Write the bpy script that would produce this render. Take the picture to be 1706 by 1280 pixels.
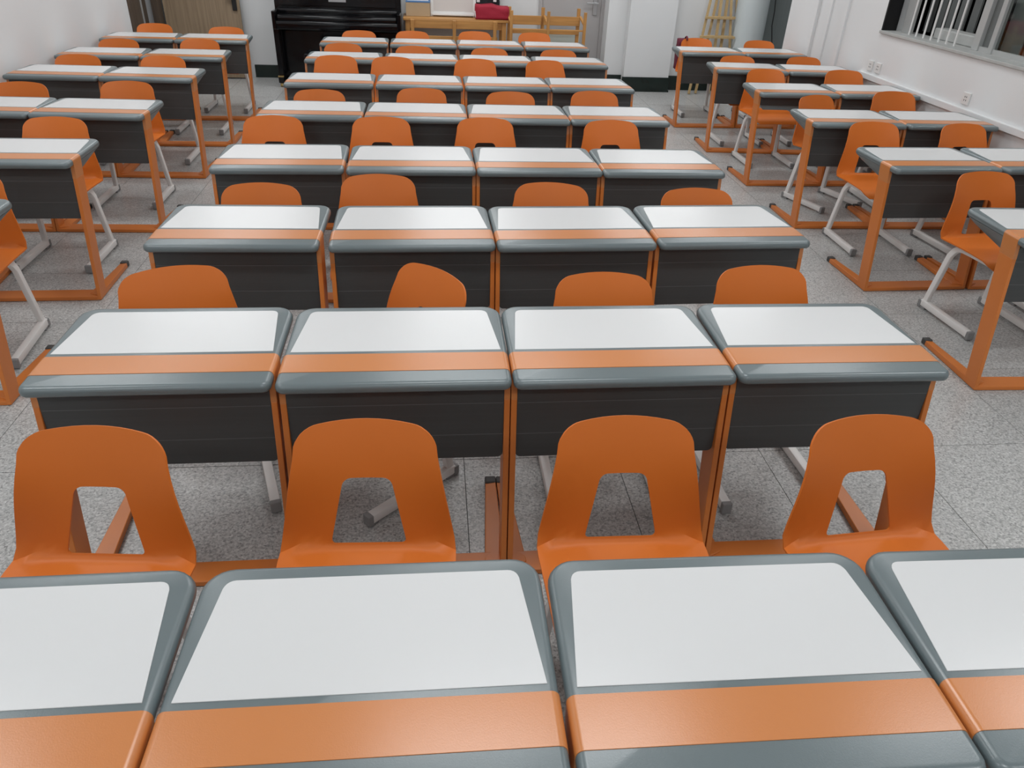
import bpy, bmesh, math, random
from mathutils import Vector, Matrix
random.seed(7)
S = bpy.context.scene
for o in list(bpy.data.objects): bpy.data.objects.remove(o, do_unlink=True)
COL = S.collection
PI = math.pi

# ---------------------------------------------------------------- camera
cd = bpy.data.cameras.new('camera'); cam = bpy.data.objects.new('camera', cd); COL.objects.link(cam)
R = Vector((0.99484776, -0.09418223, 0.03751851)); U = Vector((0.0185954, 0.53332067, 0.84570874)); F = Vector((0.09966013, 0.84065378, -0.53232423))
cam.matrix_world = Matrix(((R.x, U.x, -F.x, 0), (R.y, U.y, -F.y, 0), (R.z, U.z, -F.z, 1.922), (0, 0, 0, 1)))
cd.sensor_width = 36; cd.lens = 1239.0 / 1706 * 36; cd.clip_start = 0.02; cd.clip_end = 60
S.camera = cam

# ---------------------------------------------------------------- world, lights, exposure
W = bpy.data.worlds.new('world'); S.world = W; W.use_nodes = True
W.node_tree.nodes['Background'].inputs[0].default_value = (0.75, 0.85, 1, 1)
W.node_tree.nodes['Background'].inputs[1].default_value = 0.02
S.view_settings.view_transform = 'Standard'; S.view_settings.look = 'None'
S.view_settings.gamma = 1; S.view_settings.use_curve_mapping = False
S.view_settings.exposure = 0.0
LIGHT_W = 19
for lx in (-2.3, 0.35, 3.0):
    for ly in (-0.6, 1.9, 4.4, 6.9, 9.4):
        ld = bpy.data.lights.new('ceiling_tube', 'AREA'); ld.shape = 'RECTANGLE'; ld.size = 1.2; ld.size_y = 0.32
        ld.energy = LIGHT_W * (1.35 if ly > 9 else 1.0); ld.color = (0.955, 0.985, 1.0)
        lo = bpy.data.objects.new('ceiling_tube', ld); COL.objects.link(lo); lo.location = (lx, ly, 2.97)

# ---------------------------------------------------------------- materials
def mat(name, col, rough=0.5, metal=0.0, spec=0.5, bump=None, var=None, grain=None, coat=0.0, trans=0.0):
    """procedural Principled; bump=(scale,strength); var=(scale,amount); grain=(axis scale vector, amount, second colour)"""
    m = bpy.data.materials.new(name); m.use_nodes = True; nt = m.node_tree; b = nt.nodes['Principled BSDF']
    b.inputs['Base Color'].default_value = (*col, 1); b.inputs['Roughness'].default_value = rough
    b.inputs['Metallic'].default_value = metal; b.inputs['Specular IOR Level'].default_value = spec
    b.inputs['Coat Weight'].default_value = coat; b.inputs['Transmission Weight'].default_value = trans
    tc = nt.nodes.new('ShaderNodeTexCoord')
    last = None
    if grain:
        mp = nt.nodes.new('ShaderNodeMapping'); mp.inputs['Scale'].default_value = grain[0]
        nt.links.new(tc.outputs['Object'], mp.inputs[0])
        n = nt.nodes.new('ShaderNodeTexNoise'); n.inputs['Scale'].default_value = 1; n.inputs['Detail'].default_value = 5
        nt.links.new(mp.outputs[0], n.inputs['Vector'])
        r = nt.nodes.new('ShaderNodeValToRGB'); r.color_ramp.elements[0].position = 0.35; r.color_ramp.elements[1].position = 0.68
        r.color_ramp.elements[0].color = (*grain[2], 1); r.color_ramp.elements[1].color = (*col, 1)
        nt.links.new(n.outputs['Fac'], r.inputs[0])
        mx = nt.nodes.new('ShaderNodeMix'); mx.data_type = 'RGBA'; mx.inputs[0].default_value = grain[1]
        mx.inputs[6].default_value = (*col, 1); nt.links.new(r.outputs[0], mx.inputs[7])
        nt.links.new(mx.outputs[2], b.inputs['Base Color']); last = mx.outputs[2]
    if var:
        n = nt.nodes.new('ShaderNodeTexNoise'); n.inputs['Scale'].default_value = var[0]; n.inputs['Detail'].default_value = 3
        nt.links.new(tc.outputs['Object'], n.inputs['Vector'])
        h = nt.nodes.new('ShaderNodeHueSaturation'); h.inputs['Color'].default_value = (*col, 1)
        mr = nt.nodes.new('ShaderNodeMapRange'); mr.inputs[3].default_value = 1 - var[1]; mr.inputs[4].default_value = 1 + var[1]
        nt.links.new(n.outputs['Fac'], mr.inputs[0]); nt.links.new(mr.outputs[0], h.inputs['Value'])
        if last: nt.links.new(last, h.inputs['Color'])
        nt.links.new(h.outputs[0], b.inputs['Base Color'])
    if bump:
        n = nt.nodes.new('ShaderNodeTexNoise'); n.inputs['Scale'].default_value = bump[0]; n.inputs['Detail'].default_value = 2
        nt.links.new(tc.outputs['Object'], n.inputs['Vector'])
        bp = nt.nodes.new('ShaderNodeBump'); bp.inputs['Strength'].default_value = bump[1]; bp.inputs['Distance'].default_value = 0.002
        nt.links.new(n.outputs['Fac'], bp.inputs['Height']); nt.links.new(bp.outputs[0], b.inputs['Normal'])
    return m

M = {}
M['orange'] = mat('orange_plastic', (0.63, 0.155, 0.019), 0.45, spec=0.35, var=(3, 0.05), bump=(300, 0.05))
M['orange_metal'] = mat('orange_paint', (0.62, 0.185, 0.036), 0.36, var=(6, 0.05))
M['orange_band'] = mat('orange_band', (0.57, 0.205, 0.058), 0.29, spec=0.8, bump=(400, 0.06))
M['grey'] = mat('blue_grey_plastic', (0.132, 0.165, 0.173), 0.30, spec=0.75, var=(4, 0.05), bump=(500, 0.06))
M['white_panel'] = mat('white_laminate', (0.67, 0.675, 0.675), 0.27, bump=(200, 0.03))
M['dark_panel'] = mat('charcoal_sheet', (0.050, 0.051, 0.051), 0.38, grain=((2, 60, 120), 0.25, (0.068, 0.069, 0.069)))
M['seam'] = mat('panel_seam', (0.12, 0.122, 0.122), 0.4)
M['frame'] = mat('pale_grey_paint', (0.80, 0.785, 0.765), 0.38, var=(8, 0.05))
M['cap_grey'] = mat('grey_rubber', (0.26, 0.26, 0.26), 0.6)
M['cap_dark'] = mat('dark_rubber', (0.055, 0.055, 0.053), 0.6)
M['wall'] = mat('white_wall_paint', (0.71, 0.722, 0.728), 0.75, var=(1.3, 0.03), bump=(60, 0.08))
M['ceiling'] = mat('ceiling_paint', (0.86, 0.88, 0.89), 0.9)
M['grout'] = mat('tile_joint', (0.10, 0.10, 0.10), 0.8)
M['skirt'] = mat('dark_green_tile', (0.010, 0.020, 0.017), 0.25, var=(5, 0.3))
M['wood_door'] = mat('brown_veneer', (0.33, 0.245, 0.16), 0.5, grain=((45, 45, 2.2), 0.8, (0.23, 0.165, 0.105)))
M['wood_dark'] = mat('dark_brown_veneer', (0.10, 0.072, 0.052), 0.5, grain=((45, 45, 2), 0.8, (0.06, 0.045, 0.035)))
M['black_gloss'] = mat('black_lacquer', (0.004, 0.004, 0.005), 0.12, spec=0.4)
M['brass'] = mat('brass', (0.55, 0.40, 0.16), 0.3, metal=1)
M['steel'] = mat('brushed_steel', (0.55, 0.56, 0.57), 0.35, metal=0.9)
M['black'] = mat('black_plastic', (0.012, 0.012, 0.013), 0.45)
M['oak'] = mat('golden_pine', (0.56, 0.285, 0.085), 0.45, grain=((3, 40, 40), 0.6, (0.36, 0.17, 0.05)))
M['oak_up'] = mat('golden_pine_upright', (0.56, 0.285, 0.085), 0.45, grain=((40, 40, 3), 0.6, (0.36, 0.17, 0.05)))
M['pine'] = mat('pale_pine', (0.56, 0.40, 0.20), 0.5, grain=((50, 50, 3), 0.5, (0.42, 0.28, 0.12)))
M['carton'] = mat('carton', (0.43, 0.32, 0.20), 0.8, var=(9, 0.06))
M['blue'] = mat('blue_tape', (0.08, 0.20, 0.42), 0.5)
M['white'] = mat('white_plastic', (0.72, 0.72, 0.71), 0.4)
M['offwhite'] = mat('offwhite_board', (0.58, 0.55, 0.53), 0.35)
M['red'] = mat('crimson_cloth', (0.36, 0.012, 0.035), 0.75, bump=(90, 0.5))
M['maroon'] = mat('maroon_cloth', (0.13, 0.01, 0.03), 0.8, bump=(90, 0.5))
M['black_cloth'] = mat('black_cloth', (0.012, 0.012, 0.015), 0.9, bump=(90, 0.5))
M['door_grey'] = mat('grey_door_paint', (0.42, 0.405, 0.405), 0.5)
M['alu'] = mat('window_aluminium', (0.46, 0.47, 0.465), 0.4, metal=0.3)
M['curtain'] = mat('grey_film', (0.13, 0.14, 0.138), 0.7, var=(3, 0.1))
M['stone'] = mat('sill_stone', (0.42, 0.43, 0.42), 0.45, var=(14, 0.15))
M['board_green'] = mat('pale_green_board', (0.46, 0.50, 0.46), 0.5)
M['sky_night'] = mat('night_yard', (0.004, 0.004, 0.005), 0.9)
M['beige'] = mat('beige_render', (0.42, 0.40, 0.36), 0.8)
M['brown_box'] = mat('brown_box', (0.20, 0.11, 0.07), 0.8)
M['column'] = mat('column_paint', (0.55, 0.60, 0.61), 0.45)
M['panel_grey'] = mat('grey_panel', (0.20, 0.225, 0.225), 0.55, grain=((60, 60, 2), 0.3, (0.16, 0.18, 0.18)))

def glass_mat():
    m = bpy.data.materials.new('window_glass'); m.use_nodes = True; b = m.node_tree.nodes['Principled BSDF']
    b.inputs['Base Color'].default_value = (0.9, 0.95, 0.93, 1); b.inputs['Roughness'].default_value = 0.03
    b.inputs['Transmission Weight'].default_value = 1; b.inputs['IOR'].default_value = 1.45
    return m
M['glass'] = glass_mat()

def terrazzo():
    m = bpy.data.materials.new('terrazzo'); m.use_nodes = True; nt = m.node_tree; b = nt.nodes['Principled BSDF']
    g = nt.nodes.new('ShaderNodeNewGeometry')
    v = nt.nodes.new('ShaderNodeTexVoronoi'); v.inputs['Scale'].default_value = 150
    v2 = nt.nodes.new('ShaderNodeTexNoise'); v2.inputs['Scale'].default_value = 95; v2.inputs['Detail'].default_value = 4; v2.inputs['Roughness'].default_value = 0.7
    big = nt.nodes.new('ShaderNodeTexNoise'); big.inputs['Scale'].default_value = 0.9; big.inputs['Detail'].default_value = 4
    for n in (v, v2, big): nt.links.new(g.outputs['Position'], n.inputs['Vector'])
    sx = nt.nodes.new('ShaderNodeSeparateColor'); nt.links.new(v.outputs['Color'], sx.inputs[0])
    r1 = nt.nodes.new('ShaderNodeValToRGB'); e = r1.color_ramp.elements
    e[0].position = 0.0; e[0].color = (0.13, 0.13, 0.13, 1); e[1].position = 0.95; e[1].color = (0.70, 0.70, 0.685, 1)
    k = e.new(0.22); k.color = (0.34, 0.34, 0.335, 1); k = e.new(0.45); k.color = (0.46, 0.46, 0.452, 1)
    nt.links.new(sx.outputs[0], r1.inputs[0])
    r2 = nt.nodes.new('ShaderNodeValToRGB'); e = r2.color_ramp.elements
    e[0].position = 0.36; e[0].color = (0.22, 0.22, 0.218, 1); e[1].position = 0.62; e[1].color = (0.60, 0.60, 0.585, 1)
    nt.links.new(v2.outputs['Fac'], r2.inputs[0])
    mx = nt.nodes.new('ShaderNodeMix'); mx.data_type = 'RGBA'; mx.inputs[0].default_value = 0.5
    nt.links.new(r1.outputs[0], mx.inputs[6]); nt.links.new(r2.outputs[0], mx.inputs[7])
    mr = nt.nodes.new('ShaderNodeMapRange'); mr.inputs[1].default_value = 0.3; mr.inputs[2].default_value = 0.7; mr.inputs[3].default_value = 0.9; mr.inputs[4].default_value = 1.08
    nt.links.new(big.outputs['Fac'], mr.inputs[0])
    h = nt.nodes.new('ShaderNodeHueSaturation'); nt.links.new(mx.outputs[2], h.inputs['Color']); nt.links.new(mr.outputs[0], h.inputs['Value'])
    nt.links.new(h.outputs[0], b.inputs['Base Color'])
    b.inputs['Roughness'].default_value = 0.30
    return m
M['terrazzo'] = terrazzo()

# ---------------------------------------------------------------- mesh helpers
class MB:
    def __init__(s): s.bm = bmesh.new(); s.mats = []
    def mi(s, m):
        if m is None: return 0
        if m not in s.mats: s.mats.append(m)
        return s.mats.index(m)
    def poly(s, vs, m=None):
        f = s.bm.faces.new([s.bm.verts.new(v) for v in vs]); f.material_index = s.mi(m); return f
    def hexa(s, P, m=None, bev=0.0):
        """P: 8 points, bottom 4 (ccw from above) then top 4"""
        v = [s.bm.verts.new(p) for p in P]; fs = []
        for ids in ((3, 2, 1, 0), (4, 5, 6, 7), (0, 1, 5, 4), (1, 2, 6, 5), (2, 3, 7, 6), (3, 0, 4, 7)):
            f = s.bm.faces.new([v[i] for i in ids]); f.material_index = s.mi(m); fs.append(f)
        if bev > 0:
            es = list({e for f in fs for e in f.edges})
            bmesh.ops.bevel(s.bm, geom=es, offset=bev, segments=2, profile=0.5, affect='EDGES')
        return s
    def box(s, x0, x1, y0, y1, z0, z1, m=None, bev=0.0):
        return s.hexa([(x0, y0, z0), (x1, y0, z0), (x1, y1, z0), (x0, y1, z0), (x0, y0, z1), (x1, y0, z1), (x1, y1, z1), (x0, y1, z1)], m, bev)
    def bar(s, a, b, w, h, up=(0, 0, 1), m=None, bev=0.0):
        """straight rectangular bar from a to b, w across, h along up"""
        a, b = Vector(a), Vector(b); d = (b - a).normalized(); upv = Vector(up)
        sd = d.cross(upv).normalized(); upv = sd.cross(d).normalized()
        P = []
        for q in (a, b):
            P.append([q - sd * w / 2 - upv * h / 2, q + sd * w / 2 - upv * h / 2, q + sd * w / 2 + upv * h / 2, q - sd * w / 2 + upv * h / 2])
        return s.hexa(P[0] + P[1] if False else [P[0][0], P[0][1], P[0][2], P[0][3], P[1][0], P[1][1], P[1][2], P[1][3]], m, bev)
    def loft(s, rings, m=None, cap=True, closed=True):
        R_ = [[s.bm.verts.new(p) for p in r] for r in rings]; n = len(R_[0]); k = s.mi(m)
        for a, b in zip(R_[:-1], R_[1:]):
            for i in range(n if closed else n - 1):
                j = (i + 1) % n
                f = s.bm.faces.new((a[i], a[j], b[j], b[i])); f.material_index = k; f.smooth = True
        if cap:
            f = s.bm.faces.new(R_[0][::-1]); f.material_index = k
            f = s.bm.faces.new(R_[-1]); f.material_index = k
        return s
    def tube(s, a, b, r0, r1=None, n=12, m=None):
        r1 = r0 if r1 is None else r1
        a, b = Vector(a), Vector(b); d = (b - a).normalized()
        t = Vector((1, 0, 0)) if abs(d.x) < 0.9 else Vector((0, 1, 0)); u = d.cross(t).normalized(); v = d.cross(u)
        return s.loft([[q + (u * math.cos(2 * PI * i / n) + v * math.sin(2 * PI * i / n)) * r for i in range(n)] for q, r in ((a, r0), (b, r1))], m)
    def sweep(s, path, w, h, side, m=None, rnd=0.006):
        """mitred sweep of a rounded rectangle; side = constant sideways vector; path lies across it. w along side, h in plane"""
        path = [Vector(q) for q in path]; sd = Vector(side).normalized(); rings = []
        c = []
        for cx, cy, a0 in ((w / 2 - rnd, h / 2 - rnd, 0), (-w / 2 + rnd, h / 2 - rnd, 90), (-w / 2 + rnd, -h / 2 + rnd, 180), (w / 2 - rnd, -h / 2 + rnd, 270)):
            for a in (0, 45, 90): c.append((cx + rnd * math.cos(math.radians(a0 + a)), cy + rnd * math.sin(math.radians(a0 + a))))
        for i, q in enumerate(path):
            d0 = (path[i] - path[i - 1]).normalized() if i > 0 else None
            d1 = (path[i + 1] - path[i]).normalized() if i < len(path) - 1 else None
            if d0 is None: d0 = d1
            if d1 is None: d1 = d0
            t = (d0 + d1).normalized(); nrm = t.cross(sd).normalized(); k = 1 / max(0.4, t.dot(d0))
            rings.append([q + sd * x + nrm * (y * k) for x, y in c])
        return s.loft(rings, m)
    def obj(s, name, parent=None, m=None, smooth=False, kind=None):
        bmesh.ops.recalc_face_normals(s.bm, faces=s.bm.faces[:])
        me = bpy.data.meshes.new(name); s.bm.to_mesh(me); s.bm.free()
        if m is not None and not s.mats: s.mats = [m]
        for k in s.mats: me.materials.append(M[k])
        if smooth:
            for f in me.polygons: f.use_smooth = True
            me.set_sharp_from_angle(angle=math.radians(38))
        o = bpy.data.objects.new(name, me); COL.objects.link(o)
        if parent: o.parent = parent
        if kind: o['kind'] = kind
        return o

def tag(o, label, cat, group=None):
    o['label'] = label; o['category'] = cat
    if group: o['group'] = group
    return o
def empty(name, loc=(0, 0, 0), rz=0):
    o = bpy.data.objects.new(name, None); COL.objects.link(o); o.location = loc; o.rotation_euler = (0, 0, rz); o.empty_display_size = 0.1
    return o
KIDS = {}
def copy_tree(o, parent=None):
    c = o.copy(); COL.objects.link(c); c.parent = parent
    for ch in [k for k in o.children]: copy_tree(ch, c)
    return c
def struct(name, mb, m, **k):
    return mb.obj(name, None, m, kind='structure', **k)

# ---------------------------------------------------------------- room shell
XL, XR, YB, Y0, ZC = -3.30, 4.17, 10.72, -1.6, 3.0
fl = struct('floor', MB().box(XL - 0.2, 5.4, Y0, 11.2, -0.10, -0.0035), 'grout')
T = 0.64; g = 0.0016
tile_me = None
ix0 = math.floor((XL - 0.1) / T) - 1
for i in range(-6, 9):
    for j in range(-2, 18):
        x0 = 0.103 + i * T; y0 = 2.455 - 3 * T + j * T
        if x0 + T < XL or x0 > 5.2 or y0 > 10.8 or y0 + T < 0.0: continue
        if tile_me is None:
            o = MB().box(-T / 2 + g, T / 2 - g, -T / 2 + g, T / 2 - g, -0.0034, 0.0, 'terrazzo').obj('floor_tile', fl); tile_me = o.data
        else:
            o = bpy.data.objects.new('floor_tile', tile_me); COL.objects.link(o); o.parent = fl
        o.location = (x0 + T / 2, y0 + T / 2, 0)
struct('ceiling', MB().box(XL - 0.2, 5.4, Y0, 11.2, ZC, ZC + 0.1), 'ceiling')
struct('wall_front', MB().box(XL - 0.2, 5.4, Y0 - 0.12, Y0, 0, ZC), 'wall')
# left wall with a doorway near the back corner (y 9.5 - 10.5)
wl = MB(); wl.box(XL - 0.2, XL, Y0, 9.46, 0, ZC); wl.box(XL - 0.2, XL, 10.50, YB, 0, ZC); wl.box(XL - 0.2, XL, 9.46, 10.50, 2.15, ZC)
struct('wall_left', wl, 'wall')
# back wall: left part, doorway, piers and the recess on the right
wb = MB(); wb.box(XL - 0.2, 1.40, YB, YB + 0.15, 0, ZC); wb.box(1.40, 2.27, YB, YB + 0.15, 2.1, ZC)
wb.box(2.27, 2.52, 10.44, YB + 0.15, 0, ZC); wb.box(2.52, 3.13, 10.30, YB + 0.15, 0, ZC); wb.box(3.13, 5.2, 10.46, YB + 0.15, 0, ZC)
struct('wall_back', wb, 'wall')
# right wall with the window opening; its far part carries a pilaster and steps
WY0, WY1, SZ = 1.6, 7.25, 1.155
wr = MB(); wr.box(XR, XR + 0.24, Y0, 9.22, 0, SZ - 0.02); wr.box(XR, XR + 0.24, WY1, 9.22, SZ - 0.02, ZC)
wr.box(XR, XR + 0.24, Y0, WY0, SZ - 0.02, ZC); wr.box(XR, XR + 0.24, WY0, WY1, 2.6, ZC)
struct('wall_right', wr, 'wall')
struct('wall_right_recess', MB().box(5.05, 5.2, 9.22, 10.6, 0, ZC).box(XR + 0.24, 5.2, 9.1, 9.22, 0, ZC), 'wall')
struct('trim_1', MB().box(XR - 0.035, XR + 0.01, 8.56, 9.235, 0, ZC, bev=0.006), 'wall')
struct('trim_2', MB().box(XR - 0.018, XR + 0.01, 8.28, 8.44, 0, ZC, bev=0.004), 'wall')
struct('trim_3', MB().box(XR - 0.025, XR + 0.01, 7.93, 8.03, 0, ZC, bev=0.006), 'wall')
# white cable trunking along the right wall
struct('trim_4', MB().box(XR - 0.03, XR + 0.005, 0.2, 7.42, 0.725, 0.775, bev=0.004), 'wall')
# skirtings
struct('baseboard_back', MB().box(-2.30, 1.36, YB - 0.014, YB + 0.01, 0, 0.155, bev=0.003).box(-2.30, 1.36, YB - 0.018, YB, 0.0, 0.02), 'skirt')
struct('baseboard_pier', MB().box(2.262, 2.53, 10.426, 10.45, 0, 0.18, bev=0.003).box(2.508, 3.142, 10.286, 10.32, 0, 0.18, bev=0.003).box(3.12, 3.144, 10.29, 10.47, 0, 0.18, bev=0.003).box(2.50, 3.15, 10.276, 10.29, 0, 0.022), 'skirt')
struct('baseboard_recess', MB().box(3.13, 5.05, 10.444, 10.47, 0, 0.18, bev=0.003), 'skirt')

# door_1: brown doorway in the left wall, its leaf swung open against the back wall
d1 = empty('door_1', (XL, 9.98, 0)); d1['kind'] = 'structure'
f = MB(); f.box(-0.06, 0.012, -0.53, -0.44, 0, 2.18, bev=0.003); f.box(-0.06, 0.012, 0.43, 0.60, 0, 2.18, bev=0.003); f.box(-0.06, 0.012, -0.44, 0.43, 2.08, 2.18)
f.obj('door_frame', d1, 'wood_dark')
MB().box(-0.12, -0.07, -0.44, 0.10, 0.005, 2.08).obj('fixed_leaf', d1, 'wood_dark')
MB().box(-0.14, -0.12, 0.10, 0.43, 0.005, 2.08).obj('door_panel', d1, 'wood_dark')
MB().box(-0.07, -0.055, 0.09, 0.105, 0.005, 2.08).obj('edge_strip', d1, 'alu')
lf = MB().box(0.03, 0.945, 0.585, 0.625, 0.015, 2.06, bev=0.003).obj('door_leaf', d1, 'wood_door')
MB().box(0.86, 0.915, 0.565, 0.585, 0.80, 1.05, bev=0.006).box(0.80, 0.90, 0.54, 0.565, 0.94, 0.965, bev=0.005).obj('door_handle', lf, 'black')

# door_2: pale grey door in the back wall
d2 = empty('door_2', (1.835, YB, 0)); d2['kind'] = 'structure'
MB().box(-0.435, -0.39, -0.02, 0.10, 0, 2.1, bev=0.003).box(0.39, 0.435, -0.02, 0.10, 0, 2.1, bev=0.003).box(-0.39, 0.39, -0.02, 0.10, 2.05, 2.1).obj('door_frame', d2, 'door_grey')
lf = MB().box(-0.388, 0.388, 0.0, 0.05, 0.01, 2.05).obj('door_leaf', d2, 'door_grey')
h = MB(); h.box(0.28, 0.335, -0.02, 0.0, 0.86, 1.10, bev=0.006); h.bar((0.345, -0.045, 1.0), (0.19, -0.045, 1.0), 0.016, 0.02, bev=0.004); h.bar((0.31, -0.02, 1.0), (0.31, -0.05, 1.0), 0.02, 0.02)
h.obj('door_handle', lf, 'steel')

# window_1 in the right wall
w1 = empty('window_1', (XR, 0, 0)); w1['kind'] = 'structure'
sl = MB().box(-0.02, 0.27, WY0, WY1 - 0.002, SZ - 0.025, SZ, bev=0.004).obj('window_sill', w1, 'stone')
fr = MB(); X0, X1 = 0.13, 0.18
fr.box(X0, X1, 6.98 + 0.05, 7.14, SZ, 2.6, bev=0.003)
fr.box(X0, X1, 6.02, 6.10, SZ, 2.6, bev=0.003); fr.box(X0, X1, 5.85, 5.90, SZ, 2.6, bev=0.003)
fr.box(X0, X1, 4.5, 4.6, SZ, 2.6, bev=0.003); fr.box(X0, X1, 3.0, 3.1, SZ, 2.6, bev=0.003)
fr.box(X0, X1, WY0, WY0 + 0.06, SZ, 2.6); fr.box(X0, X1, WY0 + 0.06, WY1 - 0.01, 2.54, 2.6); fr.box(X0 + 0.01, X1 - 0.01, WY0 + 0.06, 6.02, SZ, SZ + 0.035)
fr.obj('window_frame', w1, 'alu')
MB().box(-0.004, 0.13, 7.225, 7.246, SZ, 2.55).obj('reveal_shade_sheet', w1, 'sky_night')  # black sheet added over the far reveal, standing in for its darkness
bar0 = None
for k in range(7):
    y = 6.955 - 0.1135 * k
    if bar0 is None: bar0 = MB().tube((0, 0, SZ), (0, 0, 2.54), 0.0085, n=10, m='white').obj('window_bar', w1, smooth=True); b = bar0
    else: b = bar0.copy(); COL.objects.link(b)
    b.location = (0.10, y, 0)
MB().box(0.155, 0.16, 4.60, 5.85, SZ + 0.03, 2.54).obj('pane', w1, 'glass')
MB().box(0.155, 0.16, 3.10, 4.50, SZ + 0.03, 2.54).obj('pane', w1, 'glass')
MB().box(0.155, 0.16, 1.66, 3.00, SZ + 0.03, 2.54).obj('pane', w1, 'glass')
# night yard seen through the window: enclosed dark light well with grey slats, low grey blocks, beige wall and a carton
ly = MB(); ly.box(5.9, 6.0, 0.6, 9.0, 0.4, 3.2, 'sky_night'); ly.box(XR + 0.24, 6.0, 8.95, 9.08, 0.4, 3.2, 'sky_night'); ly.box(XR + 0.24, 6.0, 0.5, 0.6, 0.4, 3.2, 'sky_night')
ly.box(XR + 0.24, 6.0, 0.5, 9.08, 0.3, 0.4, 'sky_night'); ly.box(XR + 0.24, 6.0, 0.5, 9.08, 3.15, 3.25, 'sky_night')
struct('wall_yard', ly, None)
for k in range(7):
    MB().box(4.56, 4.575, 6.20 + k * 0.155, 6.20 + k * 0.155 + (0.115 if k % 2 else 0.095), 1.16, 2.6).obj('blind_slat', w1, 'curtain')
for o in [c for c in w1.children if c.name.startswith('blind_slat')]: o.location.x -= XR
MB().box(0.20, 0.33, 6.10, 6.75, SZ, 1.24, bev=0.01).obj('ledge_block', w1, 'stone')
MB().box(0.165, 0.175, 5.90, 6.02, SZ, 2.54).obj('film_panel', w1, 'curtain')
MB().box(0.19, 0.20, 5.62, 5.835, SZ + 0.02, 2.54).obj('film_panel', w1, 'curtain')
MB().box(0.75, 0.80, 3.0, 6.3, 0.6, 3.0).obj('yard_wall', w1, 'beige')

yl = bpy.data.lights.new('yard_fill', 'AREA'); yl.size = 0.6; yl.energy = 14; yo = bpy.data.objects.new('yard_fill', yl); COL.objects.link(yo); yo.location = (4.70, 5.0, 2.9)  # unseen fill light, added to brighten the beige wall and film panels
# round column and grey panel in the back right recess
struct('trim_5', MB().tube((4.10, 10.28, 0), (4.10, 10.28, ZC), 0.20, n=32), 'column', smooth=True)
struct('trim_6', MB().box(4.33, 5.04, 10.36, 10.40, 0.0, ZC), 'panel_grey')

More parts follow.
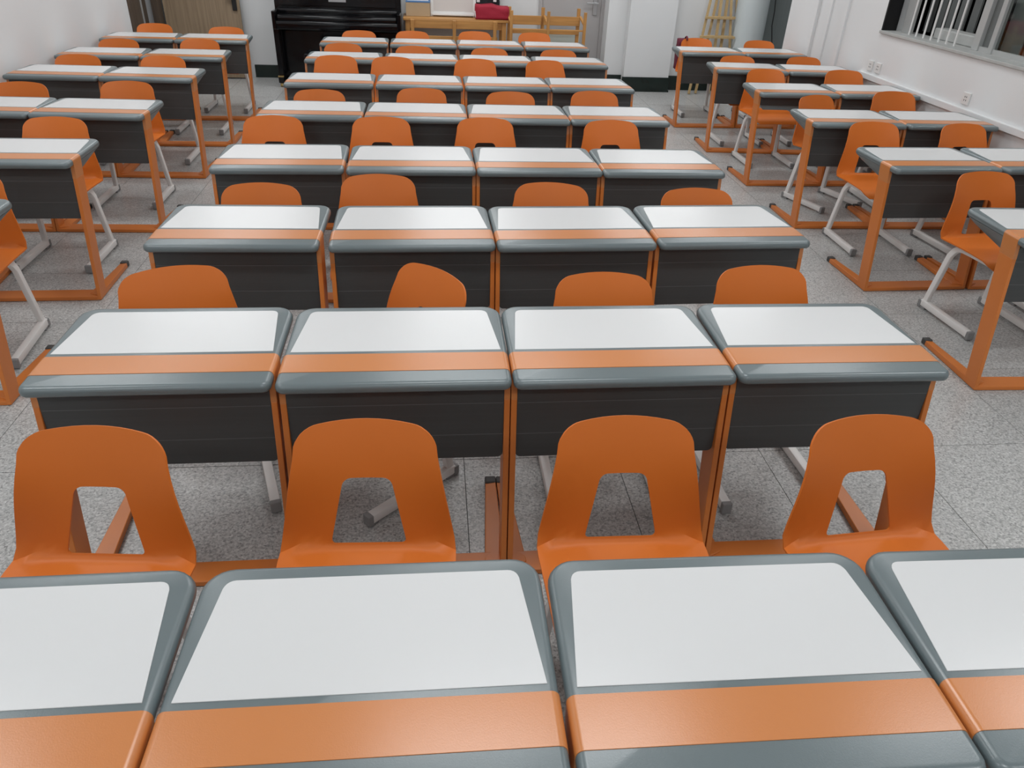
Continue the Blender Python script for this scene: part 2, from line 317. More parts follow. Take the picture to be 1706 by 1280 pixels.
# ---------------------------------------------------------------- school desk
HW = 0.3455
def outline(inset, n=6):
    """top outline, ccw from above: front corners r .03, far corners r .06"""
    x1 = HW - inset; y0, y1 = -0.193 + inset, 0.317 - inset; pts = []
    for cx, cy, r, a0 in ((x1, y0, 0.028, 270), (x1, y1, 0.062, 0), (-x1, y1, 0.062, 90), (-x1, y0, 0.028, 180)):
        r = max(r - inset, 0.008); sx = 1 if cx > 0 else -1; sy = 1 if cy > 0 else -1
        for k in range(n + 1):
            a = math.radians(a0 + 90 * k / n); pts.append((cx - sx * r + r * math.cos(a), cy - sy * r + r * math.sin(a)))
    return pts
def make_desk():
    t = empty('school_desk')
    # top: rounded edge, then the tapering underside
    mb = MB(); rings = []
    for ins, z in ((0.016, 0.7590), (0.009, 0.7575), (0.004, 0.7535), (0.0008, 0.747), (0.0, 0.740), (0.0015, 0.732), (0.006, 0.727), (0.014, 0.7245)):
        rings.append([(x, y, z) for x, y in outline(ins)])
    mb.loft(rings[::-1], 'grey')
    under = []
    for ins, fz in ((0.004, 0.0), (0.024, 0.45), (0.044, 0.88), (0.060, 1.0)):
        rr = []
        for x, y in outline(ins):
            y = max(y, -0.118)
            d = 0.110 if y < 0.03 else 0.110 * (1 - 0.80 * min(1, (y - 0.03) / 0.28))
            rr.append((x, y, 0.727 - d * fz))
        under.append(rr)
    mb.loft(under[::-1], 'grey')
    mb.obj('desk_top', t, smooth=True)
    # white writing surface, trapezoid with rounded far corners
    mb = MB(); n1, n2, dp = 0.325, 0.2975, 0.276
    def psh(ins, z):
        pts = [(-n1 + ins, 0.0 + ins, z), (n1 - ins, 0.0 + ins, z)]
        r = 0.022
        for k in range(6):
            a = math.radians(0 + 90 * k / 5); pts.append((n2 - ins - r + r * math.cos(a) + (0.0 if k else 0.001), dp - ins - r + r * math.sin(a), z))
        for k in range(6):
            a = math.radians(90 + 90 * k / 5); pts.append((-n2 + ins + r + r * math.cos(a) - (0.0 if k < 5 else 0.001), dp - ins - r + r * math.sin(a), z))
        return pts
    mb.loft([psh(0, 0.757), psh(0, 0.7604), psh(0.0008, 0.7608)], 'white_panel'); mb.obj('writing_surface', t)
    # orange band: over the top and round both corners into the legs
    th = 0.02; r = 0.017; zt = 0.7606; mb = MB()
    def prof(off):
        pts = []; xo = HW + 0.0008 - off; rr = max(r - off, 0.002)
        pts.append((-xo, 0.66))
        for k in range(7):
            a = math.radians(180 - 90 * k / 6); pts.append((-xo + rr + rr * math.cos(a), zt - off - rr + rr * math.sin(a)))
        for k in range(7):
            a = math.radians(90 - 90 * k / 6); pts.append((xo - rr + rr * math.cos(a), zt - off - rr + rr * math.sin(a)))
        pts.append((xo, 0.66)); return pts
    po, pi_ = prof(0), prof(0.0185); ya, yb = -0.119, -0.0155
    def yy(z, y): return y - (0.7606 - z) * 0.172 * (1 if y < -0.06 else 1.16)
    O0 = [(x, yy(z, ya), z) for x, z in po]; O1 = [(x, yy(z, yb), z) for x, z in po]
    I0 = [(x, yy(z, ya), z) for x, z in pi_]; I1 = [(x, yy(z, yb), z) for x, z in pi_]
    mb.loft([O0, O1, I1, I0, O0], 'orange_band', cap=False, closed=False)
    mb.obj('orange_band', t, smooth=True)
    for sx in (-1, 1):
        xo, xi = sx * (HW + 0.0008), sx * (HW - 0.0177); a, b = min(xo, xi), max(xo, xi)
        yt0, yt1 = yy(0.66, ya), yy(0.66, yb); zb = 0.004
        yb0, yb1 = -0.238, -0.150
        lg = MB().hexa([(a, yb0, zb), (b, yb0, zb), (b, yb1, zb), (a, yb1, zb), (a, yt0, 0.66), (b, yt0, 0.66), (b, yt1, 0.66), (a, yt1, 0.66)], 'orange_metal', 0.002).obj('leg', t)
        # foot: flat tapering bar running under the pupil
        x1, x2, x3 = sx * 0.345, sx * 0.275, sx * 0.305
        P = [(x1, -0.236, 0.002), (x2, -0.20, 0.002), (x3, 0.235, 0.002), (x1, 0.235, 0.002), (x1, -0.236, 0.034), (x2, -0.20, 0.028), (x3, 0.235, 0.026), (x1, 0.235, 0.030)]
        if sx < 0: P = [P[i] for i in (0, 3, 2, 1, 4, 7, 6, 5)]
        ft = MB().hexa([P[0], P[1], P[2], P[3], P[4], P[5], P[6], P[7]], 'orange_metal', 0.003).obj('foot', lg)
        c0, c1 = min(x1, x3) - 0.0015, max(x1, x3) + 0.0015
        MB().box(c0, c1, 0.222, 0.262, 0.0, 0.034, 'cap_dark', 0.006).obj('foot_cap', ft)
    # floor bar between the legs: low front face and a sloping top
    mb = MB(); x = HW - 0.016
    mb.hexa([(-x, -0.238, 0.002), (x, -0.238, 0.002), (x, -0.152, 0.002), (-x, -0.152, 0.002), (-x, -0.236, 0.022), (x, -0.236, 0.022), (x, -0.152, 0.030), (-x, -0.152, 0.030)], 'orange_metal', 0.003)
    mb.obj('floor_bar', t)
    # modesty panel with two fine seams
    mb = MB(); x = HW - 0.0185; zt_, zb_ = 0.722, 0.448; r = 0.016; fr_, bk = [], []
    pts = [(x, zt_), (-x, zt_)]
    for k in range(5):
        a = math.radians(180 + 90 * k / 4); pts.append((-x + r + r * math.cos(a), zb_ + r + r * math.sin(a)))
    for k in range(5):
        a = math.radians(270 + 90 * k / 4); pts.append((x - r + r * math.cos(a), zb_ + r + r * math.sin(a)))
    def py(z): return -0.132 - (0.722 - z) * 0.06
    mb.loft([[(px, py(z), z) for px, z in pts], [(px, py(z) + 0.014, z) for px, z in pts]], 'dark_panel')
    for z in (0.648, 0.535):
        mb.box(-x + 0.002, x - 0.002, py(z) - 0.0006, py(z) + 0.004, z - 0.0009, z + 0.0009, 'seam')
    mp = mb.obj('modesty_panel', t)
    return t

# ---------------------------------------------------------------- school chair
def make_chair():
    t = empty('school_chair')
    # profile: integrate the tangent angle along the sheet
    def ang(s):
        if s < -0.33: return 3 + 62 * min(1, (-0.33 - s) / 0.08) ** 1.3
        if s < -0.045: return 3 - 5 * min(1, (s + 0.33) / 0.285)
        if s < 0.018:
            u = max(0, (s + 0.022)) / 0.04; u = u * u * (3 - 2 * u); return -2 + 74 * u
        return 72 - 6 * max(0, (s - 0.14)) / 0.2
    N = 900; s0, s1_ = -0.42, 0.40; ys, zs = [0.0], [0.0]
    for i in range(N):
        a = math.radians(ang(s0 + (s1_ - s0) * (i + 0.5) / N)); d = (s1_ - s0) / N
        ys.append(ys[-1] + math.cos(a) * d); zs.append(zs[-1] + math.sin(a) * d)
    i0 = int((0 - s0) / (s1_ - s0) * N); oy, oz = ys[i0], zs[i0]
    def P(x, s):
        k = (s - s0) / (s1_ - s0) * N; i = max(0, min(N - 1, int(k))); f = k - i
        y = ys[i] * (1 - f) + ys[i + 1] * f - oy; z = zs[i] * (1 - f) + zs[i + 1] * f - oz + 0.447
        b = max(0, min(1, (s + 0.0) / 0.27)); b = b * b * (3 - 2 * b)
        y -= 0.90 * x * x * b
        return Vector((x, y, z))
    # outer outline of the back in (x, s)
    out = []
    wb_ = lambda s: 0.237 - 0.18 * max(0, s)
    for k in range(13): out.append((-0.237 + 0.474 * k / 12, -0.05))
    for k in range(1, 10): s = -0.05 + (0.275 + 0.05) * k / 9; out.append((wb_(s), s))
    xt = wb_(0.280); r = 0.070
    for k in range(1, 9):
        a = math.radians(4 + 82 * k / 8); out.append((xt - r + r * math.cos(a), 0.287 + 0.068 * math.sin(a)))
    top = [out[-1]]
    for k in range(1, 8):
        u = -1 + 2 * k / 8.0; xx = -u * top[0][0]; out.append((xx, top[0][1] + 0.007 * (1 - u * u)))
    right = [q for q in out[13:] if q[0] > 0.001 and q[1] < 0.36]
    half = out[13:13 + 9 + 8]
    for q in reversed(half): out.append((-q[0], q[1]))
    # hole polygon (convex, rounded)
    hole = []
    def arc(cx, cy, r, a0, a1, n=5):
        for k in range(n + 1):
            a = math.radians(a0 + (a1 - a0) * k / n); hole.append((cx + r * math.cos(a), cy + r * math.sin(a)))
    arc(0.090, 0.020, 0.010, -90, 15); arc(0.042, 0.174, 0.026, 15, 87); arc(-0.042, 0.174, 0.026, 93, 165); arc(-0.090, 0.020, 0.010, 165, 270)
    c = (0.0, 0.10)
    def hit(poly, a):
        d = (math.cos(a), math.sin(a)); best = None
        for i in range(len(poly)):
            p, q = poly[i], poly[(i + 1) % len(poly)]
            ex, ey = q[0] - p[0], q[1] - p[1]; den = d[0] * ey - d[1] * ex
            if abs(den) < 1e-12: continue
            tt = ((p[0] - c[0]) * ey - (p[1] - c[1]) * ex) / den; uu = ((p[0] - c[0]) * d[1] - (p[1] - c[1]) * d[0]) / den
            if tt > 0 and -1e-6 <= uu <= 1 + 1e-6 and (best is None or tt > best): best = tt
        return (c[0] + d[0] * best, c[1] + d[1] * best)
    A = sorted(math.atan2(q[1] - c[1], q[0] - c[0]) for q in out + hole); B = []
    keep = set(round(math.atan2(q[1] - c[1], q[0] - c[0]), 5) for q in out[:13])
    for a in A:
        if B and a - B[-1] < 0.02:
            if round(a, 5) in keep: B[-1] = a
            continue
        B.append(a)
    bm = bmesh.new(); rings = []
    for t_ in (0, 0.07, 0.2, 0.4, 0.6, 0.8, 0.93, 1):
        row = []
        for a in B:
            i, o_ = hit(hole, a), hit(out, a)
            row.append(bm.verts.new(P(i[0] + (o_[0] - i[0]) * t_, i[1] + (o_[1] - i[1]) * t_)))
        rings.append(row)
    n = len(B)
    for ra, rb in zip(rings[:-1], rings[1:]):
        for i in range(n): bm.faces.new((ra[i], ra[(i + 1) % n], rb[(i + 1) % n], rb[i]))
    bot = [(hit(out, a)[0], rings[-1][i]) for i, a in enumerate(B) if abs(hit(out, a)[1] + 0.05) < 1e-4]
    bot.sort(key=lambda q: q[0]); xs = [q[0] for q in bot]; prev = [q[1] for q in bot]
    def ws(s):
        w = 0.237 - 0.020 * (-0.05 - s) / 0.37
        if s < -0.36: w -= 0.045 * ((-0.36 - s) / 0.06) ** 2
        return w
    for s in (-0.09, -0.14, -0.2, -0.26, -0.31, -0.34, -0.36, -0.375, -0.39, -0.405, -0.418):
        row = [bm.verts.new(P(x * ws(s) / 0.237, s)) for x in xs]
        for i in range(len(xs) - 1): bm.faces.new((prev[i], prev[i + 1], row[i + 1], row[i]))
        prev = row
    bmesh.ops.remove_doubles(bm, verts=bm.verts[:], dist=0.0002)
    bmesh.ops.recalc_face_normals(bm, faces=bm.faces[:])
    bmesh.ops.solidify(bm, geom=bm.faces[:], thickness=0.0065)
    bmesh.ops.recalc_face_normals(bm, faces=bm.faces[:])
    me = bpy.data.meshes.new('seat_shell'); bm.to_mesh(me); bm.free(); me.materials.append(M['orange'])
    for f in me.polygons: f.use_smooth = True
    me.set_sharp_from_angle(angle=math.radians(45))
    o = bpy.data.objects.new('seat_shell', me); COL.objects.link(o); o.parent = t
    # two open side frames of painted tube
    for sx in (-1, 1):
        xa, xf = sx * 0.165, sx * 0.207
        path = [(xa, -0.33, 0.418), (xa, -0.20, 0.416), (xa * 1.02, -0.13, 0.414), (xa * 1.03, -0.10, 0.406), (xa * 1.04, -0.078, 0.388), (sx * 0.178, -0.060, 0.35), (sx * 0.203, -0.030, 0.05)]
        fr_ = MB().sweep(path, 0.028, 0.036, (1, 0, 0), 'frame').obj('side_frame', t, smooth=True)
        rn = MB().sweep([(xf, -0.012, 0.034), (xf, -0.43, 0.031)], 0.037, 0.038, (1, 0, 0), 'frame')
        rn.sweep([(sx * 0.203, -0.0295, 0.055), (xf, -0.026, 0.030)], 0.030, 0.036, (1, 0, 0), 'frame')
        rn.obj('runner', fr_, smooth=True)
        MB().box(xf - 0.020, xf + 0.020, -0.447, -0.425, 0.004, 0.052, 'cap_grey', 0.004).box(xf - 0.013, xf + 0.013, -0.43, -0.40, 0.0, 0.012, 'cap_grey', 0.002).obj('end_cap', fr_)
        MB().box(xf - 0.014, xf + 0.014, -0.055, 0.010, 0.0, 0.014, 'cap_grey', 0.003).box(xf - 0.020, xf + 0.020, -0.02, 0.006, 0.008, 0.048, 'cap_grey', 0.003).obj('heel_pad', fr_)
    for y in (-0.27, -0.13):
        MB().bar((-0.165, y, 0.412), (0.165, y, 0.412), 0.022, 0.016, m='frame', bev=0.003).obj('cross_rail', t)
    return t

DESKS = {'c1A': (-0.838, 0.838, 0.013), 'c1B': (-0.139, 0.831, -0.4), 'c1C': (0.563, 0.813, -0.84), 'c1D': (1.262, 0.798, -1.2),
 'c2A': (-0.827, 2.05, 0.24), 'c2B': (-0.124, 2.041, 0.04), 'c2C': (0.571, 2.041, 0.3), 'c2D': (1.272, 2.046, -0.23),
 'c3A': (-0.819, 3.109, -0.46), 'c3B': (-0.094, 3.107, 1.08), 'c3C': (0.601, 3.112, 1.6), 'c3D': (1.304, 3.139, 2.0),
 'c4A': (-0.823, 4.173, 1.04), 'c4B': (-0.119, 4.17, 0.8), 'c4C': (0.577, 4.169, 0.85), 'c4D': (1.272, 4.164, 0.64),
 'c5A': (-0.81, 5.346, 0), 'c5B': (-0.109, 5.342, -0.18), 'c5C': (0.591, 5.338, 0.06), 'c5D': (1.287, 5.344, 0.18),
 'c6A': (-0.806, 6.435, 0.22), 'c6B': (-0.098, 6.437, 0.42), 'c6C': (0.607, 6.443, 0.87), 'c6D': (1.303, 6.458, 1.23),
 'c7A': (-0.803, 7.553, 0.84), 'c7B': (-0.092, 7.564, 0.62), 'c7C': (0.614, 7.573, 0.45), 'c7D': (1.315, 7.578, 0.33),
 'c8A': (-0.79, 8.554, 1.08), 'c8B': (-0.079, 8.568, 1.03), 'c8C': (0.621, 8.584, 0.95), 'c8D': (1.326, 8.597, 0.73),
 'l8A': (-2.902, 8.49, 2.3), 'l8B': (-2.203, 8.52, 2.3), 'l7A': (-2.908, 7.47, 1.2), 'l7B': (-2.202, 7.493, 0.9),
 'l6A': (-2.90, 6.531, -0.9), 'l6B': (-2.204, 6.52, -0.9), 'l5A': (-2.882, 5.302, -1.1), 'l5B': (-2.186, 5.29, -1.03),
 'l4A': (-2.926, 4.22, 1.0), 'l4B': (-2.226, 4.228, 1.04), 'l3B': (-2.228, 3.17, 0),
 'r8A': (3.018, 8.545, 0.6), 'r8B': (3.720, 8.553, 0.13), 'r7A': (3.067, 7.505, -3.2), 'r7B': (3.770, 7.468, -3.2),
 'r6A': (3.062, 6.44, 0.5), 'r6B': (3.78, 6.447, 0.39), 'r5A': (3.05, 5.39, -0.08), 'r5B': (3.756, 5.385, -0.37),
 'r4A': (3.026, 4.295, 1.65), 'r4B': (3.740, 4.31, 1.5), 'r3A': (3.018, 3.12, -1.5), 'r3B': (3.73, 3.11, 0)}
# chairs: x and y of the middle of the back's top edge, turn in degrees
CHAIRS = {'c1A': (-0.868, 1.634, -5), 'c1B': (-0.190, 1.638, -2), 'c1C': (0.506, 1.624, -1), 'c1D': (1.190, 1.60, 4),
 'c2A': (-0.970, 2.65, 17), 'c2B': (0.020, 2.61, -48), 'c2C': (0.637, 2.585, 0), 'c2D': (1.283, 2.645, 2),
 'c3A': (-0.83, 3.663, 0), 'c3B': (-0.28, 3.821, 0), 'c3C': (0.598, 3.705, -7), 'c3D': (1.329, 3.635, 0),
 'c4A': (-1.014, 5.07, 0), 'c4B': (-0.332, 5.088, 0), 'c4C': (0.346, 5.106, 0), 'c4D': (1.191, 5.1, 2),
 'c5A': (-0.828, 5.926, 0), 'c5B': (-0.08, 6.053, 0), 'c5C': (0.595, 5.986, 0), 'c5D': (1.266, 6.079, 0),
 'c6A': (-0.848, 7.30, 0), 'c6B': (-0.348, 7.30, 0), 'c6C': (0.395, 7.30, 0), 'c6D': (1.022, 7.31, 14),
 'c7A': (-0.875, 8.23, 0), 'c7B': (-0.169, 8.174, 0), 'c7C': (0.584, 8.168, 0), 'c7D': (1.29, 8.171, 0),
 'c8A': (-0.794, 9.202, 0), 'c8B': (-0.207, 9.28, 0), 'c8C': (0.50, 9.4, 0), 'c8D': (1.194, 9.428, 0),
 'l8A': (-3.0, 9.309, 0), 'l8B': (-2.216, 9.186, 0), 'l7A': (-2.986, 8.149, 0), 'l7B': (-2.26, 8.251, 0),
 'l6A': (-3.0, 7.197, 0), 'l6B': (-2.311, 7.228, 0), 'l5A': (-2.932, 5.983, 0), 'l5B': (-2.238, 6.089, 0),
 'l4A': (-2.93, 4.95, 0), 'l4B': (-2.281, 4.938, 0), 'l3B': (-2.26, 3.80, 5),
 'r8A': (3.116, 9.364, 0), 'r8B': (3.861, 9.31, 0), 'r7A': (3.153, 8.087, 0), 'r7B': (3.89, 8.128, 0),
 'r6A': (3.148, 7.304, 1), 'r6B': (3.860, 7.18, 0), 'r5A': (3.081, 6.099, 20), 'r5B': (3.80, 6.18, 0),
 'r4A': (3.105, 5.186, 0), 'r4B': (3.774, 5.179, 6), 'r3A': (3.139, 3.984, 4), 'r3B': (3.76, 4.02, 3)}
ORD = ['first', 'nearest', 'second', 'third', 'fourth', 'fifth', 'sixth', 'seventh', 'farthest']
ROWC = {1: 'nearest row', 2: 'second row', 3: 'third row', 4: 'fourth row', 5: 'fifth row', 6: 'sixth row', 7: 'seventh row', 8: 'farthest row'}
POSC = {'A': 'leftmost', 'B': 'second from left', 'C': 'third from left', 'D': 'rightmost'}
ROWL = {3: 'nearest row', 4: 'second row', 5: 'third row', 6: 'fourth row', 7: 'fifth row', 8: 'farthest row'}
GRP = {'c': 'middle block', 'l': 'left block by the white wall', 'r': 'right block by the window'}
def where(k):
    b, n, c_ = k[0], int(k[1]), k[2]
    if b == 'c': return POSC[c_], ROWC[n], 'middle block'
    if b == 'l': return ('wall side' if c_ == 'A' else 'aisle side'), ROWL[n], 'left block'
    return ('aisle side' if c_ == 'A' else 'wall side'), ROWL[n], 'right block'

desk0 = make_desk(); used = False
for k, (x, y, a) in DESKS.items():
    d = copy_tree(desk0) if used else desk0; used = True
    d.location = (x, y, 0); d.rotation_euler = (0, 0, math.radians(a))
    if k == 'r6A':      # this one has no modesty panel, only a shallow dark tray
        for ch in list(d.children):
            if ch.name.startswith('modesty_panel'): bpy.data.objects.remove(ch)
        MB().box(-0.322, 0.322, -0.128, -0.05, 0.655, 0.728, 'dark_panel', 0.004).obj('book_tray', d)
        lab = 'desk without front panel, chair seat showing underneath, third from back wall, right block aisle side'
    else:
        pos, row, blk = where(k)
        lab = 'grey desk, white top, orange band, %s, %s of %s' % (pos, row, blk)
    tag(d, lab, 'desk', 'school desks in the ' + GRP[k[0]])
chair0 = make_chair(); used = False
for k, (x, y, a) in CHAIRS.items():
    d = copy_tree(chair0) if used else chair0; used = True
    r = math.radians(a); off = 0.128
    d.location = (x + math.sin(r) * off, y - math.cos(r) * off, 0); d.rotation_euler = (0, 0, r)
    if k in ('c6A', 'c6B', 'c6C', 'c6D', 'r5B', 'r6B'): d.scale = (1, 1, 1.035)
    pos, row, blk = where(k)
    if k == 'c2B': lab = 'orange chair turned sideways behind second row desk, middle block, second from left'
    elif k == 'r5A': lab = 'orange chair turned askew behind third row desk, right block, aisle side'
    elif k == 'r6A': lab = 'orange chair with seat visible under the panelless desk, right block'
    else: lab = 'orange plastic chair behind %s desk, %s, %s' % (pos, row, blk)
    tag(d, lab, 'chair', 'orange school chairs in the ' + GRP[k[0]])

# ---------------------------------------------------------------- upright piano
pn = tag(empty('upright_piano', (-1.13, 10.10, 0)), 'glossy black upright piano standing against the back wall', 'piano')
hw = 0.765
MB().box(-hw, hw, 0.27, 0.585, 0.09, 1.20, 'black_gloss', 0.006).obj('body', pn)
MB().box(-hw - 0.012, hw + 0.012, 0.23, 0.60, 1.20, 1.235, 'black_gloss', 0.006).obj('lid', pn)
MB().box(-hw + 0.06, hw - 0.06, 0.255, 0.272, 0.90, 1.18, 'black_gloss', 0.004).obj('music_panel', pn)
MB().box(-hw + 0.05, hw - 0.05, 0.25, 0.272, 0.14, 0.62, 'black_gloss', 0.004).obj('lower_panel', pn)
MB().box(-hw + 0.02, hw - 0.02, 0.0, 0.28, 0.655, 0.755, 'black_gloss', 0.016).obj('keybed', pn, smooth=True)
MB().box(-hw + 0.045, hw - 0.045, 0.03, 0.29, 0.74, 0.815, 'black_gloss', 0.02).box(-hw + 0.045, hw - 0.045, 0.20, 0.30, 0.80, 0.875, 'black_gloss', 0.014).obj('fallboard', pn, smooth=True)
for sx in (-1, 1):
    MB().box(min(sx * hw, sx * (hw - 0.045)), max(sx * hw, sx * (hw - 0.045)), -0.01, 0.29, 0.655, 0.86, 'black_gloss', 0.01).obj('cheek', pn)
    xc = sx * (hw - 0.03)
    MB().hexa([(xc - 0.03, 0.02, 0.13), (xc + 0.03, 0.02, 0.13), (xc + 0.03, 0.09, 0.13), (xc - 0.03, 0.09, 0.13), (xc - 0.032, 0.01, 0.66), (xc + 0.032, 0.01, 0.66), (xc + 0.032, 0.11, 0.66), (xc - 0.032, 0.11, 0.66)], 'black_gloss', 0.005).obj('leg', pn)
    tb = MB().box(xc - 0.032, xc + 0.032, -0.03 + 0.01, 0.40, 0.05, 0.13, 'black_gloss', 0.006).obj('toe_block', pn)
    MB().tube((xc - 0.018, 0.02, 0.027), (xc + 0.018, 0.02, 0.027), 0.027, n=16, m='brass').obj('caster', tb, smooth=True)
    MB().box(xc - 0.034, xc + 0.034, -0.024, 0.03, 0.118, 0.134, 'brass', 0.002).obj('cap_plate', tb)
for k in (-1, 0, 1):
    MB().bar((k * 0.06, 0.28, 0.10), (k * 0.06, 0.17, 0.08), 0.028, 0.012, m='brass', bev=0.003).obj('pedal', pn)
MB().box(-0.11, 0.10, 0.2535, 0.256, 0.95, 0.99, 'steel').obj('name_plate', pn)
bn = tag(empty('piano_bench', (-1.07, 9.55, 0)), 'low black piano bench in front of the piano', 'bench')
MB().box(-0.38, 0.38, -0.17, 0.17, 0.44, 0.50, 'black_gloss', 0.012).obj('seat', bn)
for sx in (-1, 1):
    for sy in (-1, 1): MB().bar((sx * 0.34, sy * 0.135, 0.0), (sx * 0.34, sy * 0.135, 0.44), 0.04, 0.04, up=(0, 1, 0), m='black_gloss', bev=0.003).obj('leg', bn)
MB().box(-0.34, 0.34, -0.15, -0.13, 0.37, 0.44, 'black_gloss').obj('apron', bn)

# ---------------------------------------------------------------- table with things behind the last row
tb = tag(empty('side_table', (0.315, 10.45, 0)), 'golden pine table with a carton, white frame and bags on it', 'table')
MB().box(-0.655, 0.655, -0.22, 0.24, 0.785, 0.815, 'oak', 0.004).obj('table_top', tb)
MB().box(-0.60, 0.60, -0.19, -0.17, 0.70, 0.785, 'oak').box(-0.60, 0.60, 0.19, 0.21, 0.70, 0.785, 'oak').obj('apron', tb)
for sx in (-1, 1):
    for sy in (-1, 1): MB().bar((sx * 0.60, sy * 0.18, 0), (sx * 0.60, sy * 0.18, 0.785), 0.055, 0.05, up=(0, 1, 0), m='oak_up', bev=0.003).obj('leg', tb)
MB().box(-0.58, 0.58, -0.02, 0.02, 0.16, 0.20, 'oak').obj('stretcher', tb)
cb = tag(MB().box(-0.15, 0.15, -0.11, 0.11, 0, 0.155, 'carton', 0.004).obj('cardboard_box'), 'small cardboard box with pale sides on the table next to the piano', 'box'); cb.location = (-0.155, 10.50, 0.816)
for s_ in (MB().box(-0.151, 0.151, -0.112, 0.112, 0.155, 0.172, 'blue', 0.002).obj('blue_lid', cb), MB().box(-0.13, 0.13, -0.09, 0.09, 0.172, 0.186, 'white', 0.002).obj('paper_stack', cb)): pass
wf = tag(empty('white_frame_board', (0.285, 10.46, 0.816), 0), 'white framed board standing on the pine table', 'board'); wf.rotation_euler = (math.radians(-6), 0, 0)
MB().box(-0.255, 0.255, 0.004, 0.018, 0.03, 0.62, 'offwhite').obj('board_face', wf)
f = MB(); f.box(-0.285, -0.25, -0.012, 0.024, 0.0, 0.65, 'white', 0.004); f.box(0.25, 0.285, -0.012, 0.024, 0.0, 0.65, 'white', 0.004); f.box(-0.25, 0.25, -0.012, 0.024, 0.02, 0.055, 'white', 0.004); f.box(-0.25, 0.25, -0.012, 0.024, 0.615, 0.65, 'white', 0.004)
f.obj('frame', wf)
MB().box(-0.27, 0.27, -0.03, -0.012, 0.012, 0.035, 'white', 0.003).obj('ledge', wf)
def lump(name, sx, sy, sz, m, seed, tilt=(0, 0, 0), n=4, amp=0.06, parent=None):
    bm = bmesh.new(); bmesh.ops.create_cube(bm, size=1)
    bmesh.ops.subdivide_edges(bm, edges=bm.edges[:], cuts=5, use_grid_fill=True)
    rnd = random.Random(seed); ph = [rnd.uniform(0, 6) for _ in range(6)]
    for v in bm.verts:
        c_ = v.co.copy(); k = 0.62 + 0.38 * (0.5 / max(0.5, c_.length) if c_.length else 1)
        v.co = Vector((c_.x * sx, c_.y * sy, c_.z * sz)) * (0.80 + 0.20 * k)
        d = math.sin(c_.x * 9 + ph[0]) * math.sin(c_.z * 8 + ph[1]) + math.sin(c_.y * 11 + ph[2] + c_.x * 5)
        v.co += Vector((c_.x, c_.y, c_.z)) * d * amp * min(sx, sy, sz)
        v.co.z += sz * 0.5 - (0.10 * sz if c_.z > 0 and c_.x > 0.1 else 0)
    lo = min(v.co.z for v in bm.verts)
    for v in bm.verts: v.co.z = max(v.co.z - lo - 0.004, 0)
    me = bpy.data.meshes.new(name); bm.to_mesh(me); bm.free(); me.materials.append(M[m])
    for f_ in me.polygons: f_.use_smooth = True
    o = bpy.data.objects.new(name, me); COL.objects.link(o); o.rotation_euler = tilt
    if parent: o.parent = parent
    return o
rb = tag(lump('crimson_bag', 0.42, 0.24, 0.16, 'red', 3), 'crimson cloth bag lying flat on the right end of the table', 'bag'); rb.location = (0.765, 10.36, 0.816)
st = MB(); st.sweep([(-0.19, -0.05, 0.09), (-0.215, -0.08, 0.075), (-0.21, -0.11, 0.04), (-0.19, -0.11, 0.015)], 0.03, 0.008, (0, 0, 1), 'white', 0.002); st.obj('strap', rb)
bb = tag(lump('black_backpack', 0.32, 0.17, 0.36, 'black_cloth', 9), 'black backpack with white tags standing behind the crimson bag', 'bag'); bb.location = (0.71, 10.585, 0.816)
MB().box(-0.13, -0.09, -0.096, -0.088, 0.17, 0.225, 'white', 0.002).obj('tag', bb); MB().box(0.08, 0.12, -0.096, -0.088, 0.18, 0.235, 'white', 0.002).obj('tag', bb)

# bench seen from behind, in front of the table
b1 = tag(empty('pine_bench', (0.285, 10.03, 0)), 'golden pine bench seen from behind in front of the table', 'bench')
for x in (-0.505, 0.0, 0.495):
    MB().bar((x, -0.012, 0.0), (x, -0.035, 0.822), 0.04, 0.03, up=(0, 1, 0), m='oak_up', bev=0.003).obj('post', b1)
for z0, z1, nm in ((0.733, 0.824, 'back_rail'), (0.585, 0.645, 'back_rail')):
    MB().box(-0.53, 0.53, -0.012, 0.008, z0, z1, 'oak', 0.003).obj(nm, b1)
MB().box(-0.53, 0.53, -0.005, 0.19, 0.40, 0.425, 'oak', 0.003).obj('seat', b1)
for x in (-0.505, 0.495): MB().bar((x, 0.17, 0), (x, 0.17, 0.40), 0.04, 0.03, up=(0, 1, 0), m='oak_up').obj('leg', b1)
# second bench facing the room, tall posts and armrests
b2 = tag(empty('pine_settle', (1.44, 10.30, 0)), 'tall-posted pine bench with planked back and armrests, beside the grey door', 'bench')
for x in (-0.455, -0.03, 0.425):
    MB().bar((x, 0.04, 0.0), (x, 0.04, 0.965), 0.042, 0.035, up=(0, 1, 0), m='oak_up', bev=0.003).obj('back_post', b2)
for x in (-0.45, 0.01, 0.47):
    p_ = MB().bar((x, -0.20, 0.0), (x, -0.20, 0.945), 0.036, 0.035, up=(0, 1, 0), m='oak_up', bev=0.003).obj('front_post', b2)
    MB().bar((x - 0.02, 0.03, 0.87), (x, -0.19, 0.80), 0.03, 0.022, m='oak', bev=0.003).obj('armrest', b2)
for x0, x1 in ((-0.44, -0.05), (-0.02, 0.445)):
    MB().box(x0, x1, 0.0, 0.02, 0.768, 0.872, 'oak', 0.003).obj('back_plank', b2)
MB().box(-0.46, 0.43, 0.005, 0.022, 0.665, 0.715, 'oak', 0.003).obj('back_slat', b2)
MB().box(-0.45, 0.47, -0.215, -0.185, 0.727, 0.746, 'oak', 0.003).obj('front_rail', b2)
MB().box(-0.45, 0.45, -0.19, 0.02, 0.42, 0.445, 'oak', 0.003).obj('seat', b2)
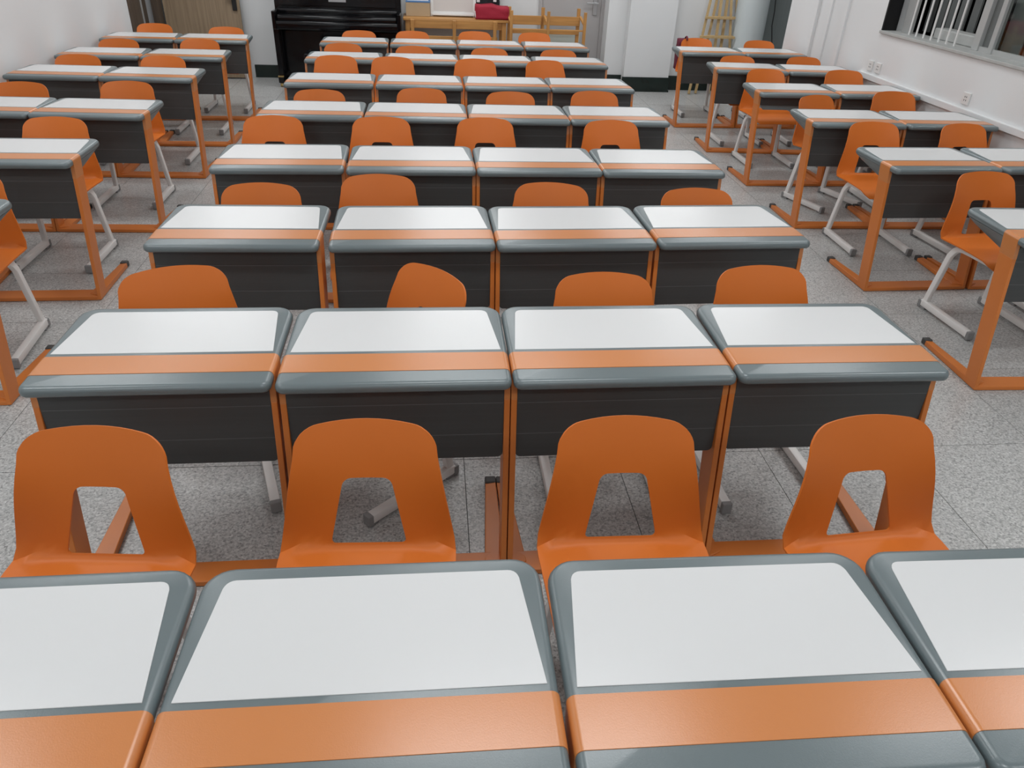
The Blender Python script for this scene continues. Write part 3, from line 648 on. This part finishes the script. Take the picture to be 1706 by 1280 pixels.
bd = tag(MB().box(-0.38, 0.38, -0.012, 0.012, 0, 0.66, 'board_green', 0.003).obj('leaning_board'), 'pale green board leaning behind the tall-posted bench', 'board'); bd.location = (1.56, 10.58, 0.0)

# ---------------------------------------------------------------- easels in the right recess
def easel(x, y, s, lab, h=1.62):
    e_ = tag(empty('easel', (x, y, 0)), lab, 'easel', 'wooden easels by the round column')
    MB().bar((-0.27, -0.10, 0.006), (-0.075, 0.06, h), 0.030, 0.024, up=(0, 1, 0), m='pine', bev=0.003).obj('front_leg', e_)
    MB().bar((0.27, -0.10, 0.006), (0.075, 0.06, h), 0.030, 0.024, up=(0, 1, 0), m='pine', bev=0.003).obj('front_leg', e_)
    MB().bar((0.0, -0.095, 0.012), (0.0, 0.05, h + 0.12), 0.034, 0.026, up=(0, 1, 0), m='pine', bev=0.003).obj('mast', e_)
    MB().bar((-0.232, -0.079, 0.70), (0.232, -0.079, 0.70), 0.022, 0.03, m='pine', bev=0.003).obj('tray_bar', e_)
    MB().bar((-0.19, -0.045, 0.92), (0.19, -0.045, 0.92), 0.022, 0.03, m='pine', bev=0.003).obj('cross_bar', e_)
    e_.rotation_euler = (0, 0, s)
    return e_
easel(3.67, 10.27, 0.0, 'front pine easel leaning in the right back recess')
easel(3.77, 10.33, 0.05, 'rear pine easel close behind the front easel')
mbag = tag(lump('maroon_bag', 0.22, 0.10, 0.34, 'maroon', 5), 'maroon bag hung on the back of the farthest aisle side chair, right block', 'bag'); mbag.location = (3.03, 9.42, 0.43)
MB().sweep([(-0.03, 0.0, 0.31), (-0.03, -0.02, 0.352), (-0.03, -0.055, 0.372), (-0.03, -0.085, 0.36), (-0.03, -0.10, 0.33)], 0.02, 0.005, (1, 0, 0), 'maroon', 0.002).obj('strap', mbag)

# hanging cable, wall sockets
cv = bpy.data.curves.new('cable', 'CURVE'); cv.dimensions = '3D'; cv.bevel_depth = 0.007; cv.bevel_resolution = 2
sp = cv.splines.new('POLY'); pts = [(4.36, 10.26, 1.9), (4.355, 10.25, 1.3), (4.385, 10.24, 1.02), (4.38, 10.22, 0.85), (4.41, 10.20, 0.68), (4.47, 10.18, 0.45), (4.52, 10.2, 0.1), (4.50, 10.22, 0.01)]
sp.points.add(len(pts) - 1)
for q, c_ in zip(sp.points, pts): q.co = (*c_, 1)
tmp = bpy.data.objects.new('cable', cv); COL.objects.link(tmp); cv.materials.append(M['black'])
me = bpy.data.meshes.new_from_object(tmp.evaluated_get(bpy.context.evaluated_depsgraph_get())); bpy.data.objects.remove(tmp)
co = bpy.data.objects.new('power_cable', me); COL.objects.link(co)
tag(co, 'black cable hanging beside the round column', 'cable')
def socket(y, z, lab):
    s_ = tag(empty('wall_socket', (XR, y, z)), lab, 'socket', 'white wall sockets above the trunking')
    MB().box(-0.012, 0.0, -0.044, 0.044, -0.044, 0.044, 'white', 0.003).obj('cover', s_)
    f_ = MB()
    for dy, dz in ((-0.01, 0.012), (0.01, 0.012), (-0.011, -0.012), (0.011, -0.012)): f_.box(-0.0128, -0.0118, dy - 0.003, dy + 0.003, dz - 0.006, dz + 0.006, 'black')
    f_.obj('slots', s_)
socket(7.26, 0.845, 'far pair of white sockets, left one, above the trunking')
socket(7.12, 0.845, 'far pair of white sockets, right one, above the trunking')
socket(5.76, 0.845, 'near white socket below the window on the right wall')
bx_ = tag(empty('brown_carton', (4.72, 5.58, 0.6)), 'brown carton seen outside through the window at the right edge', 'box')
MB().box(-0.12, 0.12, -0.22, 0.06, 0.0, 0.80, 'brown_box', 0.004).obj('carton_body', bx_); MB().box(-0.121, 0.121, -0.08, -0.05, 0.4, 0.802, 'carton').obj('tape', bx_)
